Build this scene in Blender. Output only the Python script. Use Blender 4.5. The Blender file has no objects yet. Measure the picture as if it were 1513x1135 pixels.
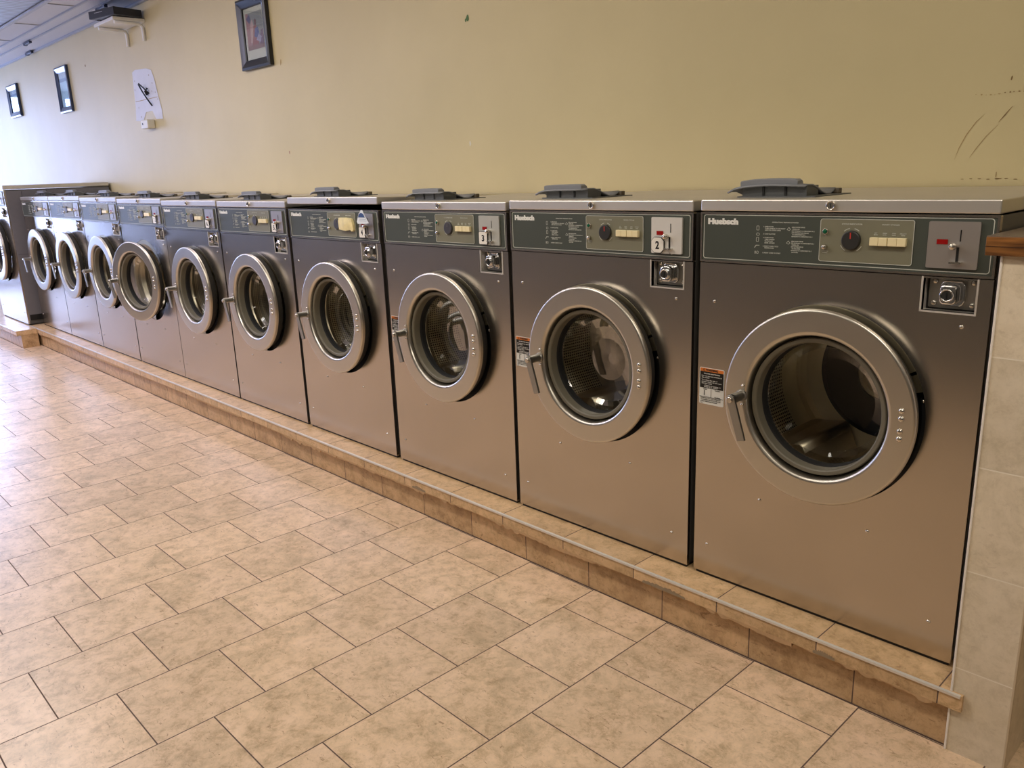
import bpy, bmesh, math, random
from mathutils import Vector, Matrix, noise
from mathutils.geometry import tessellate_polygon
random.seed(7)
PI = math.pi
scn = bpy.context.scene
col = scn.collection

# ------------------------------------------------------------------ materials
MATS = {}
def nt(name):
    m = bpy.data.materials.new(name); m.use_nodes = True
    t = m.node_tree
    return m, t, t.nodes['Principled BSDF']
def lin(c):
    return tuple(((x/255.0)/12.92 if x/255.0 <= .04045 else ((x/255.0+.055)/1.055)**2.4) for x in c)+(1.0,)
def node(t, kind, **kw):
    n = t.nodes.new(kind)
    for k, v in kw.items():
        if k in n.inputs: n.inputs[k].default_value = v
        else: setattr(n, k, v)
    return n
def plain(name, rgb, rough=.5, metal=0.0, spec=.5, var=.06, scale=30, emit=0, alpha=1):
    if name in MATS: return MATS[name]
    m, t, b = nt(name)
    c = lin(rgb)
    tc = node(t, 'ShaderNodeTexCoord')
    n = node(t, 'ShaderNodeTexNoise', Scale=scale, Detail=3.0)
    t.links.new(tc.outputs['Object'], n.inputs['Vector'])
    mx = node(t, 'ShaderNodeMix', data_type='RGBA')
    mx.inputs['A'].default_value = tuple(x*(1-var) for x in c[:3])+(1,)
    mx.inputs['B'].default_value = tuple(min(1, x*(1+var)) for x in c[:3])+(1,)
    t.links.new(n.outputs['Fac'], mx.inputs['Factor'])
    t.links.new(mx.outputs['Result'], b.inputs['Base Color'])
    b.inputs['Roughness'].default_value = rough
    b.inputs['Metallic'].default_value = metal
    b.inputs['Specular IOR Level'].default_value = spec
    if emit:
        b.inputs['Emission Color'].default_value = c
        b.inputs['Emission Strength'].default_value = emit
    MATS[name] = m
    return m
def steel(name, rgb, rough, sx=3.0, sz=260.0, rv=.10, bump=.02, aniso=0.0):
    m, t, b = nt(name)
    tc = node(t, 'ShaderNodeTexCoord')
    mp = node(t, 'ShaderNodeMapping'); mp.inputs['Scale'].default_value = (sx, sx, sz)
    t.links.new(tc.outputs['Object'], mp.inputs['Vector'])
    n = node(t, 'ShaderNodeTexNoise', Scale=1.0, Detail=4.0)
    t.links.new(mp.outputs['Vector'], n.inputs['Vector'])
    n2 = node(t, 'ShaderNodeTexNoise', Scale=5.0, Detail=4.0)
    t.links.new(tc.outputs['Object'], n2.inputs['Vector'])
    mr = node(t, 'ShaderNodeMapRange'); mr.inputs['To Min'].default_value = rough-rv/2; mr.inputs['To Max'].default_value = rough+rv/2
    t.links.new(n.outputs['Fac'], mr.inputs['Value'])
    b.inputs['Roughness'].default_value = rough+.05
    c = lin(rgb)
    mx = node(t, 'ShaderNodeMix', data_type='RGBA')
    mx.inputs['A'].default_value = tuple(x*.93 for x in c[:3])+(1,); mx.inputs['B'].default_value = tuple(min(1, x*1.05) for x in c[:3])+(1,)
    t.links.new(n2.outputs['Fac'], mx.inputs['Factor'])
    t.links.new(mx.outputs['Result'], b.inputs['Base Color'])
    b.inputs['Metallic'].default_value = 1.0
    if aniso: b.inputs['Anisotropic'].default_value = aniso
    if bump:
        bp = node(t, 'ShaderNodeBump', Strength=bump, Distance=.002)
        t.links.new(n.outputs['Fac'], bp.inputs['Height']); t.links.new(bp.outputs['Normal'], b.inputs['Normal'])
    MATS[name] = m
    return m

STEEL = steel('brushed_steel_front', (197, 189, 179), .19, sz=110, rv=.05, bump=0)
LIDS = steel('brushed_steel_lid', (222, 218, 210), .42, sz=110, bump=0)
RING = steel('spun_steel_door', (206, 201, 190), .29, sx=4, sz=4, rv=.02, bump=0)
CHROME = steel('chrome', (225, 225, 225), .06, rv=.03, bump=0)
BOLT = steel('bolt_steel', (215, 210, 200), .2, rv=.05, bump=0)
BARE = steel('cast_aluminium', (170, 168, 162), .35, sx=40, sz=40, rv=.1, bump=0)
COINP = steel('coin_plate_steel', (190, 185, 180), .42, rv=.08, bump=0)
EDGE = plain('aluminium_trim', (226, 221, 212), .38, metal=.45, var=.03)
SIDE = plain('cabinet_grey_paint', (84, 82, 78), .45, var=.05)
BLACK = plain('black_paint', (14, 14, 14), .5)
BLACKG = plain('black_plastic', (22, 23, 25), .35)
RUBBER = plain('black_rubber', (18, 18, 18), .7)
GASKET = plain('grey_gasket', (108, 103, 88), .5)
GROOVE = plain('dark_groove', (48, 42, 34), .6)
OVERLAY = plain('control_overlay_green_grey', (72, 77, 70), .42, spec=.4, var=.03)
INNER = plain('control_inner_olive', (124, 122, 102), .45, spec=.4, var=.03)
PALE = plain('pale_print', (200, 202, 192), .5)
WHITE = plain('white_print', (232, 232, 226), .5)
GREENL = plain('green_lens', (10, 92, 62), .15)
REDL = plain('red_lens', (150, 14, 12), .25)
REDP = plain('red_pointer', (200, 60, 50), .4)
DIAL = plain('dial_black', (44, 44, 42), .42)
IVORY = plain('ivory_button', (240, 226, 180), .4, var=.02)
ORANGE = plain('label_orange', (214, 120, 44), .5)
LABELW = plain('label_white', (222, 222, 216), .45)
LABELK = plain('label_black', (12, 12, 12), .4)
TAGW = plain('tag_white', (236, 232, 222), .45, var=.02)
GREYP = plain('grey_plastic', (128, 130, 134), .42)
GREYD = plain('dark_grey_plastic', (82, 84, 84), .5)
BRONZE = plain('brown_tab', (92, 82, 66), .6)

def drum_mat():
    m, t, b = nt('perforated_drum')
    tc = node(t, 'ShaderNodeTexCoord')
    sp = node(t, 'ShaderNodeSeparateXYZ'); t.links.new(tc.outputs['Object'], sp.inputs[0])
    at = node(t, 'ShaderNodeMath', operation='ARCTAN2'); t.links.new(sp.outputs['Z'], at.inputs[0]); t.links.new(sp.outputs['X'], at.inputs[1])
    cb = node(t, 'ShaderNodeCombineXYZ')
    mu = node(t, 'ShaderNodeMath', operation='MULTIPLY'); mu.inputs[1].default_value = .27; t.links.new(at.outputs[0], mu.inputs[0])
    t.links.new(mu.outputs[0], cb.inputs[0]); t.links.new(sp.outputs['Y'], cb.inputs[1])
    vo = node(t, 'ShaderNodeTexVoronoi', Scale=95.0, Randomness=.1); t.links.new(cb.outputs[0], vo.inputs['Vector'])
    lt = node(t, 'ShaderNodeMath', operation='LESS_THAN'); lt.inputs[1].default_value = .30; t.links.new(vo.outputs['Distance'], lt.inputs[0])
    # perforated bands along the depth of the drum
    g = node(t, 'ShaderNodeMath', operation='LESS_THAN'); g.inputs[1].default_value = .265; t.links.new(sp.outputs['Y'], g.inputs[0])
    ml = node(t, 'ShaderNodeMath', operation='MULTIPLY'); t.links.new(lt.outputs[0], ml.inputs[0]); t.links.new(g.outputs[0], ml.inputs[1])
    mx = node(t, 'ShaderNodeMix', data_type='RGBA')
    mx.inputs['A'].default_value = lin((240, 230, 206)); mx.inputs['B'].default_value = lin((20, 18, 14))
    t.links.new(ml.outputs[0], mx.inputs['Factor']); t.links.new(mx.outputs['Result'], b.inputs['Base Color'])
    b.inputs['Metallic'].default_value = .75; b.inputs['Roughness'].default_value = .38
    return m
DRUM = drum_mat()
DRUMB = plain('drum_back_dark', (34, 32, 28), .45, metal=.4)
DSIDE = plain('dull_door_side', (36, 35, 32), .7)
COLLAR = steel('collar_steel', (178, 168, 140), .34, bump=0)
LIFT = steel('drum_lifter_steel', (200, 190, 170), .35, rv=.1, bump=0)

def glass_mat(name, tint, gloss=1.0, rough=.0):
    m, t, b = nt(name)
    t.nodes.remove(b)
    out = t.nodes['Material Output']
    tr = node(t, 'ShaderNodeBsdfTransparent'); tr.inputs['Color'].default_value = tint
    gl = node(t, 'ShaderNodeBsdfGlossy'); gl.inputs['Roughness'].default_value = rough
    fr = node(t, 'ShaderNodeFresnel', IOR=1.5)
    mu = node(t, 'ShaderNodeMath', operation='MULTIPLY'); mu.inputs[1].default_value = gloss; mu.use_clamp = True
    t.links.new(fr.outputs[0], mu.inputs[0])
    mx = node(t, 'ShaderNodeMixShader')
    t.links.new(mu.outputs[0], mx.inputs[0]); t.links.new(tr.outputs[0], mx.inputs[1]); t.links.new(gl.outputs[0], mx.inputs[2])
    t.links.new(mx.outputs[0], out.inputs['Surface'])
    MATS[name] = m
    return m
DOORG = glass_mat('door_glass', (.94, .95, .92, 1), .34)
PANE = glass_mat('window_glass', (.95, .97, 1, 1), 1.0)
PICG = glass_mat('picture_glass', (.97, .98, .98, 1), .32)

def tile_mat(name, mode, x0, y0, px, py, grout, mortar, c_lo, c_mid, c_hi, streak, rough=.33, pat=1.0):
    """mode 'floor': running bond, rows along world Y.  mode 'x': joints across X only.  mode 'z': joints along Z only"""
    m, t, b = nt(name)
    tc = node(t, 'ShaderNodeTexCoord')
    sp = node(t, 'ShaderNodeSeparateXYZ'); t.links.new(tc.outputs['Object'], sp.inputs[0])
    cb = node(t, 'ShaderNodeCombineXYZ')
    def off(o, v):
        a = node(t, 'ShaderNodeMath', operation='SUBTRACT'); a.inputs[1].default_value = v
        t.links.new(o, a.inputs[0]); return a.outputs[0]
    if mode == 'floor':
        t.links.new(off(sp.outputs['Y'], y0), cb.inputs[0]); t.links.new(off(sp.outputs['X'], x0), cb.inputs[1])
        bw, rh, offs = py, px, .5
    elif mode == 'x':
        t.links.new(off(sp.outputs['X'], x0), cb.inputs[0]); cb.inputs[1].default_value = 5.0
        bw, rh, offs = px, 10.0, 0.0
    else:
        t.links.new(off(sp.outputs['Z'], y0), cb.inputs[0]); cb.inputs[1].default_value = 5.0
        bw, rh, offs = py, 10.0, 0.0
    br = node(t, 'ShaderNodeTexBrick', offset=offs, offset_frequency=2, squash=1.0)
    t.links.new(cb.outputs[0], br.inputs['Vector'])
    br.inputs['Color1'].default_value = (0, 0, 0, 1); br.inputs['Color2'].default_value = (1, 1, 1, 1); br.inputs['Mortar'].default_value = (.5, .5, .5, 1)
    br.inputs['Scale'].default_value = 1.0; br.inputs['Mortar Size'].default_value = mortar; br.inputs['Mortar Smooth'].default_value = .15
    br.inputs['Bias'].default_value = 0.0; br.inputs['Brick Width'].default_value = bw; br.inputs['Row Height'].default_value = rh
    wv = node(t, 'ShaderNodeMath', operation='MULTIPLY'); wv.inputs[1].default_value = 37.0
    t.links.new(br.outputs['Color'], wv.inputs[0])
    def nz(scale, detail, dist, rough_=.6, stretch=None):
        n = node(t, 'ShaderNodeTexNoise', noise_dimensions='4D', Scale=scale, Detail=detail, Distortion=dist, Roughness=rough_)
        if stretch:
            mp = node(t, 'ShaderNodeMapping'); mp.inputs['Scale'].default_value = stretch; mp.inputs['Rotation'].default_value = (0, 0, .5)
            t.links.new(tc.outputs['Object'], mp.inputs['Vector']); t.links.new(mp.outputs['Vector'], n.inputs['Vector'])
        else: t.links.new(tc.outputs['Object'], n.inputs['Vector'])
        t.links.new(wv.outputs[0], n.inputs['W']); return n.outputs['Fac']
    n1 = nz(8.0, 9.0, .5, .74); n2 = nz(24.0, 10.0, .4, .82); n3 = nz(30.0, 8.0, .9, .70, (1.0, 2.8, 1.8))
    def ramp(fac, stops):
        r = node(t, 'ShaderNodeValToRGB'); e = r.color_ramp.elements
        while len(e) < len(stops): e.new(.5)
        for k, (p, c) in enumerate(stops): e[k].position = p; e[k].color = c
        t.links.new(fac, r.inputs['Fac']); return r.outputs['Color']
    base = ramp(n1, [(.30, lin(c_lo)), (.5, lin(c_mid)), (.70, lin(c_hi))])
    fine = ramp(n2, [(.34, (.62, .59, .53, 1)), (.44, (.84, .82, .77, 1)), (.51, (1, 1, 1, 1)), (.64, (1.10, 1.09, 1.08, 1))])
    m1 = node(t, 'ShaderNodeMix', data_type='RGBA', blend_type='MULTIPLY'); m1.inputs['Factor'].default_value = pat
    t.links.new(base, m1.inputs['A']); t.links.new(fine, m1.inputs['B'])
    sm = ramp(n3, [(.60, (0, 0, 0, 1)), (.64, (1, 1, 1, 1))])
    mul = node(t, 'ShaderNodeMath', operation='MULTIPLY'); mul.inputs[1].default_value = .72*pat
    t.links.new(sm, mul.inputs[0])
    m2 = node(t, 'ShaderNodeMix', data_type='RGBA'); t.links.new(mul.outputs[0], m2.inputs['Factor'])
    t.links.new(m1.outputs['Result'], m2.inputs['A']); m2.inputs['B'].default_value = lin(streak)
    # tile-to-tile brightness
    hv = node(t, 'ShaderNodeMapRange'); hv.inputs['To Min'].default_value = .93; hv.inputs['To Max'].default_value = 1.06
    t.links.new(br.outputs['Color'], hv.inputs['Value'])
    m3 = node(t, 'ShaderNodeMix', data_type='RGBA', blend_type='MULTIPLY'); m3.inputs['Factor'].default_value = 1
    t.links.new(m2.outputs['Result'], m3.inputs['A']); t.links.new(hv.outputs['Result'], m3.inputs['B'])
    m4 = node(t, 'ShaderNodeMix', data_type='RGBA'); t.links.new(br.outputs['Fac'], m4.inputs['Factor'])
    t.links.new(m3.outputs['Result'], m4.inputs['A']); m4.inputs['B'].default_value = lin(grout)
    fin = m4.outputs['Result']
    if mode == 'x' and c_lo == RIS:  # riser top: the overhang's shade put into the colour, plus some grime
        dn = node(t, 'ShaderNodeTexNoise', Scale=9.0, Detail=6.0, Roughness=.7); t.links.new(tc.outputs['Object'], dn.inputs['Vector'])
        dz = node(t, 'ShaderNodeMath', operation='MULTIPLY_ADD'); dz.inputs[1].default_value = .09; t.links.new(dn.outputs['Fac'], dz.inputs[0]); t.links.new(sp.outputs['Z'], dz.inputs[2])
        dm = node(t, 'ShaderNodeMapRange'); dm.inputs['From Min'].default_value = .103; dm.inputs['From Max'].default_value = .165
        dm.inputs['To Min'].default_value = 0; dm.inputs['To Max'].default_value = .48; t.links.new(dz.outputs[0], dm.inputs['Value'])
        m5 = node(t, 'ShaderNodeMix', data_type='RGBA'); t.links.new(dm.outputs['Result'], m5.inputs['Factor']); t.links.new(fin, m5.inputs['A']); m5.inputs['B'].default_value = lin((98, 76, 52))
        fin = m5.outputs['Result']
    t.links.new(fin, b.inputs['Base Color'])
    rr = node(t, 'ShaderNodeMapRange'); rr.inputs['To Min'].default_value = rough; rr.inputs['To Max'].default_value = .85
    t.links.new(br.outputs['Fac'], rr.inputs['Value']); t.links.new(rr.outputs['Result'], b.inputs['Roughness'])
    inv = node(t, 'ShaderNodeMath', operation='SUBTRACT'); inv.inputs[0].default_value = 1.0; t.links.new(br.outputs['Fac'], inv.inputs[1])
    h2 = node(t, 'ShaderNodeMath', operation='MULTIPLY_ADD'); h2.inputs[1].default_value = .12; t.links.new(n2, h2.inputs[0]); t.links.new(inv.outputs[0], h2.inputs[2])
    bp = node(t, 'ShaderNodeBump', Strength=.35, Distance=.002); t.links.new(h2.outputs[0], bp.inputs['Height']); t.links.new(bp.outputs['Normal'], b.inputs['Normal'])
    b.inputs['Specular IOR Level'].default_value = .45
    return m
CL, CM, CH, ST = (186, 163, 131), (222, 194, 161), (236, 207, 178), (146, 114, 82)
GROUT = (100, 80, 70)
RIS = (168, 134, 96)  # base tone of the riser darkened for shade under the overhang
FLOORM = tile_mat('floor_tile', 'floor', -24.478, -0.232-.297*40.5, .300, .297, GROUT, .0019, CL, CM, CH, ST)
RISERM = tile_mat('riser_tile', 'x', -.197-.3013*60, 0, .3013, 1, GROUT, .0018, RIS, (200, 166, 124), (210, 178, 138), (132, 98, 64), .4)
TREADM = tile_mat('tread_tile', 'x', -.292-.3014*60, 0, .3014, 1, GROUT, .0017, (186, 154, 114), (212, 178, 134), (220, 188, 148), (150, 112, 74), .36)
PILLARM = tile_mat('stone_wall_tile', 'z', 0, .053-.2465*20, 1, .2465, (236, 226, 208), .0016, (212, 198, 172), (226, 212, 188), (234, 222, 200), (190, 172, 146), .35, .45)

def wall_mat():
    m, t, b = nt('painted_wall')
    tc = node(t, 'ShaderNodeTexCoord')
    n = node(t, 'ShaderNodeTexNoise', Scale=1.3, Detail=5.0, Roughness=.6); t.links.new(tc.outputs['Object'], n.inputs['Vector'])
    r = node(t, 'ShaderNodeValToRGB'); e = r.color_ramp.elements
    e[0].position = .3; e[0].color = lin((200, 185, 138)); e[1].position = .7; e[1].color = lin((208, 193, 146))
    t.links.new(n.outputs['Fac'], r.inputs['Fac']); t.links.new(r.outputs['Color'], b.inputs['Base Color'])
    b.inputs['Roughness'].default_value = .55
    n2 = node(t, 'ShaderNodeTexNoise', Scale=160.0, Detail=2.0); t.links.new(tc.outputs['Object'], n2.inputs['Vector'])
    bp = node(t, 'ShaderNodeBump', Strength=.06, Distance=.002); t.links.new(n2.outputs['Fac'], bp.inputs['Height']); t.links.new(bp.outputs['Normal'], b.inputs['Normal'])
    return m
WALLM = wall_mat()
def wood_mat():
    m, t, b = nt('worn_wood')
    tc = node(t, 'ShaderNodeTexCoord')
    mp = node(t, 'ShaderNodeMapping'); mp.inputs['Scale'].default_value = (6, 40, 60); t.links.new(tc.outputs['Object'], mp.inputs['Vector'])
    n = node(t, 'ShaderNodeTexNoise', Scale=1.0, Detail=6.0, Distortion=.8); t.links.new(mp.outputs['Vector'], n.inputs['Vector'])
    r = node(t, 'ShaderNodeValToRGB'); e = r.color_ramp.elements
    e[0].position = .3; e[0].color = lin((70, 40, 16)); e[1].position = .68; e[1].color = lin((156, 104, 52))
    t.links.new(n.outputs['Fac'], r.inputs['Fac']); t.links.new(r.outputs['Color'], b.inputs['Base Color'])
    b.inputs['Roughness'].default_value = .4
    return m
WOOD = wood_mat()
LAMIN = plain('grey_brown_laminate', (120, 104, 88), .3)
CEILM = plain('ceiling_tile_white', (204, 207, 216), .8, var=.05, scale=60)
CEILT = plain('ceiling_grid_metal', (170, 176, 190), .45)
OPPM = plain('far_wall_paint', (90, 89, 85), .7)
def lens_mat():
    m, t, b = nt('wavy_light_lens')
    tc = node(t, 'ShaderNodeTexCoord')
    w = node(t, 'ShaderNodeTexWave', wave_type='BANDS', Scale=5.0, Distortion=5.0, Detail=2.0); w.inputs['Detail Scale'].default_value = .8
    t.links.new(tc.outputs['Object'], w.inputs['Vector'])
    r = node(t, 'ShaderNodeValToRGB'); e = r.color_ramp.elements
    e[0].position = .1; e[0].color = lin((84, 92, 112)); e[1].position = .5; e[1].color = lin((150, 160, 184))
    t.links.new(w.outputs['Fac'], r.inputs['Fac']); t.links.new(r.outputs['Color'], b.inputs['Base Color'])
    b.inputs['Roughness'].default_value = .3
    return m
LENS = lens_mat()

# ------------------------------------------------------------------ geometry helpers
def box(x0, x1, y0, y1, z0, z1, bev=0.0, seg=2, bm=None):
    b = bmesh.new()
    vs = [b.verts.new(p) for p in ((x0,y0,z0),(x1,y0,z0),(x1,y1,z0),(x0,y1,z0),(x0,y0,z1),(x1,y0,z1),(x1,y1,z1),(x0,y1,z1))]
    for f in ((3,2,1,0),(4,5,6,7),(0,1,5,4),(1,2,6,5),(2,3,7,6),(3,0,4,7)): b.faces.new([vs[i] for i in f])
    if bev: bmesh.ops.bevel(b, geom=b.edges[:], offset=bev, segments=seg, affect='EDGES', profile=.5)
    return merge(bm, b)
def merge(dst, src):
    if dst is None: return src
    me = bpy.data.meshes.new('tmp'); src.to_mesh(me); src.free(); dst.from_mesh(me); bpy.data.meshes.remove(me)
    return dst
def lathe(prof, cx=0, cz=0, n=64, axis='y', cap=False, smooth=True, a0=0, a1=2*PI, bm=None):
    """profile of (r, y) swept about the axis through (cx, cz) along Y"""
    b = bmesh.new(); full = abs(a1-a0-2*PI) < 1e-6
    if smooth and len(prof) > 2:       # keep long flats flat: support loops next to the bends
        q = [prof[0]]
        for p0, p1 in zip(prof, prof[1:]):
            l = math.hypot(p1[0]-p0[0], p1[1]-p0[1])
            if l > .004:
                k = min(.25, .0006/l)
                for t_ in (k, 1-k): q.append((p0[0]+(p1[0]-p0[0])*t_, p0[1]+(p1[1]-p0[1])*t_))
            q.append(p1)
        prof = q
    m = n if full else n+1
    rings = []
    for (r, y) in prof:
        if r < 1e-6: rings.append([b.verts.new((cx, y, cz))]); continue
        rings.append([b.verts.new((cx+r*math.cos(a0+(a1-a0)*i/n), y, cz+r*math.sin(a0+(a1-a0)*i/n))) for i in range(m)])
    for A, B in zip(rings, rings[1:]):
        for i in range(n):
            j = (i+1) % m
            if len(A) == 1 and len(B) == 1: continue
            if len(A) == 1: f = (A[0], B[j], B[i])
            elif len(B) == 1: f = (A[i], A[j], B[0])
            else: f = (A[i], A[j], B[j], B[i])
            try: b.faces.new(f)
            except ValueError: pass
    for f in b.faces: f.smooth = smooth
    bmesh.ops.recalc_face_normals(b, faces=b.faces[:])
    return merge(bm, b)
def prism(pts, y0, y1, bm=None, bev=0):
    """polygon in (x, z) extruded from y0 (front) to y1"""
    b = bmesh.new()
    A = [b.verts.new((x, y0, z)) for x, z in pts]; B = [b.verts.new((x, y1, z)) for x, z in pts]
    b.faces.new(A); b.faces.new(B[::-1]); n = len(pts)
    for i in range(n): b.faces.new((A[i], B[i], B[(i+1) % n], A[(i+1) % n]))
    bmesh.ops.recalc_face_normals(b, faces=b.faces[:])
    if bev: bmesh.ops.bevel(b, geom=b.edges[:], offset=bev, segments=2, affect='EDGES', profile=.5)
    return merge(bm, b)
def rrect(x0, x1, z0, z1, r, n=6):
    p = []
    for cx, cz, a in ((x1-r, z1-r, 0), (x0+r, z1-r, PI/2), (x0+r, z0+r, PI), (x1-r, z0+r, 1.5*PI)):
        for i in range(n+1): p.append((cx+r*math.cos(a+PI/2*i/n), cz+r*math.sin(a+PI/2*i/n)))
    return p
def plate(outer, holes, y0, y1, bm=None):
    """flat plate with holes, polygons in (x, z)"""
    b = bmesh.new()
    loops = [outer]+holes
    flat = [p for l in loops for p in l]
    tris = tessellate_polygon([[Vector((x, z, 0)) for x, z in l] for l in loops])
    for y in ((y0, y1) if y1 is not None else (y0,)):
        vs = [b.verts.new((x, y, z)) for x, z in flat]
        for tr in tris:
            try: b.faces.new([vs[i] for i in tr])
            except ValueError: pass
    b.verts.ensure_lookup_table()
    if y1 is not None:
        N = len(flat); s = 0
        for l in loops:
            n = len(l)
            for i in range(n):
                j = (i+1) % n
                b.faces.new((b.verts[s+i], b.verts[s+j], b.verts[N+s+j], b.verts[N+s+i]))
            s += n
    bmesh.ops.recalc_face_normals(b, faces=b.faces[:])
    return merge(bm, b)
def strip_frame(x0, x1, z0, z1, r, w, y0, y1, bm=None):
    return plate(rrect(x0, x1, z0, z1, r), [rrect(x0+w, x1-w, z0+w, z1-w, max(.001, r-w))], y0, y1, bm)
def tube(pts, r, n=12, bm=None, cap=True):
    b = bmesh.new(); rings = []
    pts = [Vector(p) for p in pts]
    for i, p in enumerate(pts):
        d = (pts[min(i+1, len(pts)-1)]-pts[max(i-1, 0)]).normalized()
        up = Vector((0, 0, 1)) if abs(d.z) < .9 else Vector((0, 1, 0))
        s = d.cross(up).normalized(); u = s.cross(d)
        rr = r[i] if isinstance(r, (list, tuple)) else r
        rings.append([b.verts.new(p+rr*(math.cos(2*PI*k/n)*s+math.sin(2*PI*k/n)*u)) for k in range(n)])
    for A, B in zip(rings, rings[1:]):
        for k in range(n): b.faces.new((A[k], A[(k+1) % n], B[(k+1) % n], B[k])).smooth = True
    if cap: b.faces.new(rings[0]); b.faces.new(rings[-1])
    bmesh.ops.recalc_face_normals(b, faces=b.faces[:])
    return merge(bm, b)
def dome(x, z, y, r, h, n=16, bm=None):
    return lathe([(r, y), (r*.9, y-h*.45), (r*.6, y-h*.85), (0, y-h)], x, z, n, bm=bm)

ORG = {}
def obj(name, parts, mat=None, parent=None, origin=None):
    """one mesh object from a bmesh or a list of (bmesh, material). geometry is given in the thing's own space"""
    if not isinstance(parts, list): parts = [(parts, mat)]
    me = bpy.data.meshes.new(name)
    tot = bmesh.new(); mats = []
    for b, m in parts:
        if m not in mats: mats.append(m)
        k = mats.index(m)
        for f in b.faces: f.material_index = k
        tmp = bpy.data.meshes.new('tmp'); b.to_mesh(tmp); b.free(); tot.from_mesh(tmp); bpy.data.meshes.remove(tmp)
    o0 = Vector(origin) if origin is not None else (ORG[parent.data.name] if parent and parent.type == 'MESH' else Vector((0, 0, 0)))
    bmesh.ops.translate(tot, verts=tot.verts[:], vec=-o0)
    tot.to_mesh(me); tot.free()
    for m in mats: me.materials.append(m)
    o = bpy.data.objects.new(name, me); col.objects.link(o)
    ORG[me.name] = o0
    if parent:
        o.parent = parent
        o.location = o0-(ORG[parent.data.name] if parent.type == 'MESH' else Vector((0, 0, 0)))
    else: o.location = o0
    return o
def empty(name, loc):
    e = bpy.data.objects.new(name, None); e.empty_display_size = .1; col.objects.link(e); e.location = loc
    return e
def tag(o, label, cat, group=None):
    o['label'] = label; o['category'] = cat
    if group: o['group'] = group
    return o
def struct(o): o['kind'] = 'structure'; return o
def text_bm(body, size, x, z, y, align='LEFT', bold=0.0, extrude=.0003, space=1.0, line=1.0, sx=1.0, shear=0):
    cu = bpy.data.curves.new('t', 'FONT'); cu.body = body; cu.size = size; cu.align_x = align
    cu.offset = bold; cu.extrude = extrude; cu.space_character = space; cu.space_line = line; cu.resolution_u = 3
    o = bpy.data.objects.new('t', cu); col.objects.link(o)
    dg = bpy.context.evaluated_depsgraph_get(); dg.update()
    me = bpy.data.meshes.new_from_object(o.evaluated_get(dg))
    b = bmesh.new(); b.from_mesh(me)
    for v in b.verts: v.co = Vector((x+v.co.x*sx, y-v.co.z, z+v.co.y))
    bpy.data.objects.remove(o); bpy.data.curves.remove(cu); bpy.data.meshes.remove(me)
    return b
def fit_text(body, width, height, x, z, y, bold=0.0):
    """text fitted to a box, left x and baseline z"""
    b = text_bm(body, height/.72, 0, 0, 0, bold=bold)
    xs = [v.co.x for v in b.verts]; zs = [v.co.z for v in b.verts]
    w = max(xs)-min(xs); h = max(zs); s = width/w; q = height/h
    for v in b.verts: v.co = Vector((x+(v.co.x-min(xs))*s, y+v.co.y, z+v.co.z*q))
    return b
def copy_tree(o, parent=None, skip=()):
    c = o.copy(); col.objects.link(c); c.parent = parent
    for ch in list(o.children):
        if ch.name.split('.')[0] in skip: continue
        copy_tree(ch, c, skip)
    return c

# ------------------------------------------------------------------ the washer
# its own space: x from 0 (left) to .74, front face y = 0 (towards the room is -y), z = 0 at the bottom of the front panel
W, D = .74, .785
DC = (.369, .590)          # centre of the porthole
DD = (.3745, .593)         # centre of the door itself
def sh(b):                 # shift to the empty at the middle of the front edge
    bmesh.ops.translate(b, verts=b.verts[:], vec=(-.37, 0, 0)); return b
def P(name, parts, mat, parent, origin=None):
    if not isinstance(parts, list): parts = [(parts, mat)]
    for b, m in parts: sh(b)
    if origin is not None: origin = (origin[0]-.37, origin[1], origin[2])
    return obj(name, parts, None, parent, origin)
def circ(cx, cz, r, n=72): return [(cx+r*math.cos(2*PI*i/n), cz+r*math.sin(2*PI*i/n)) for i in range(n)]

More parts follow.
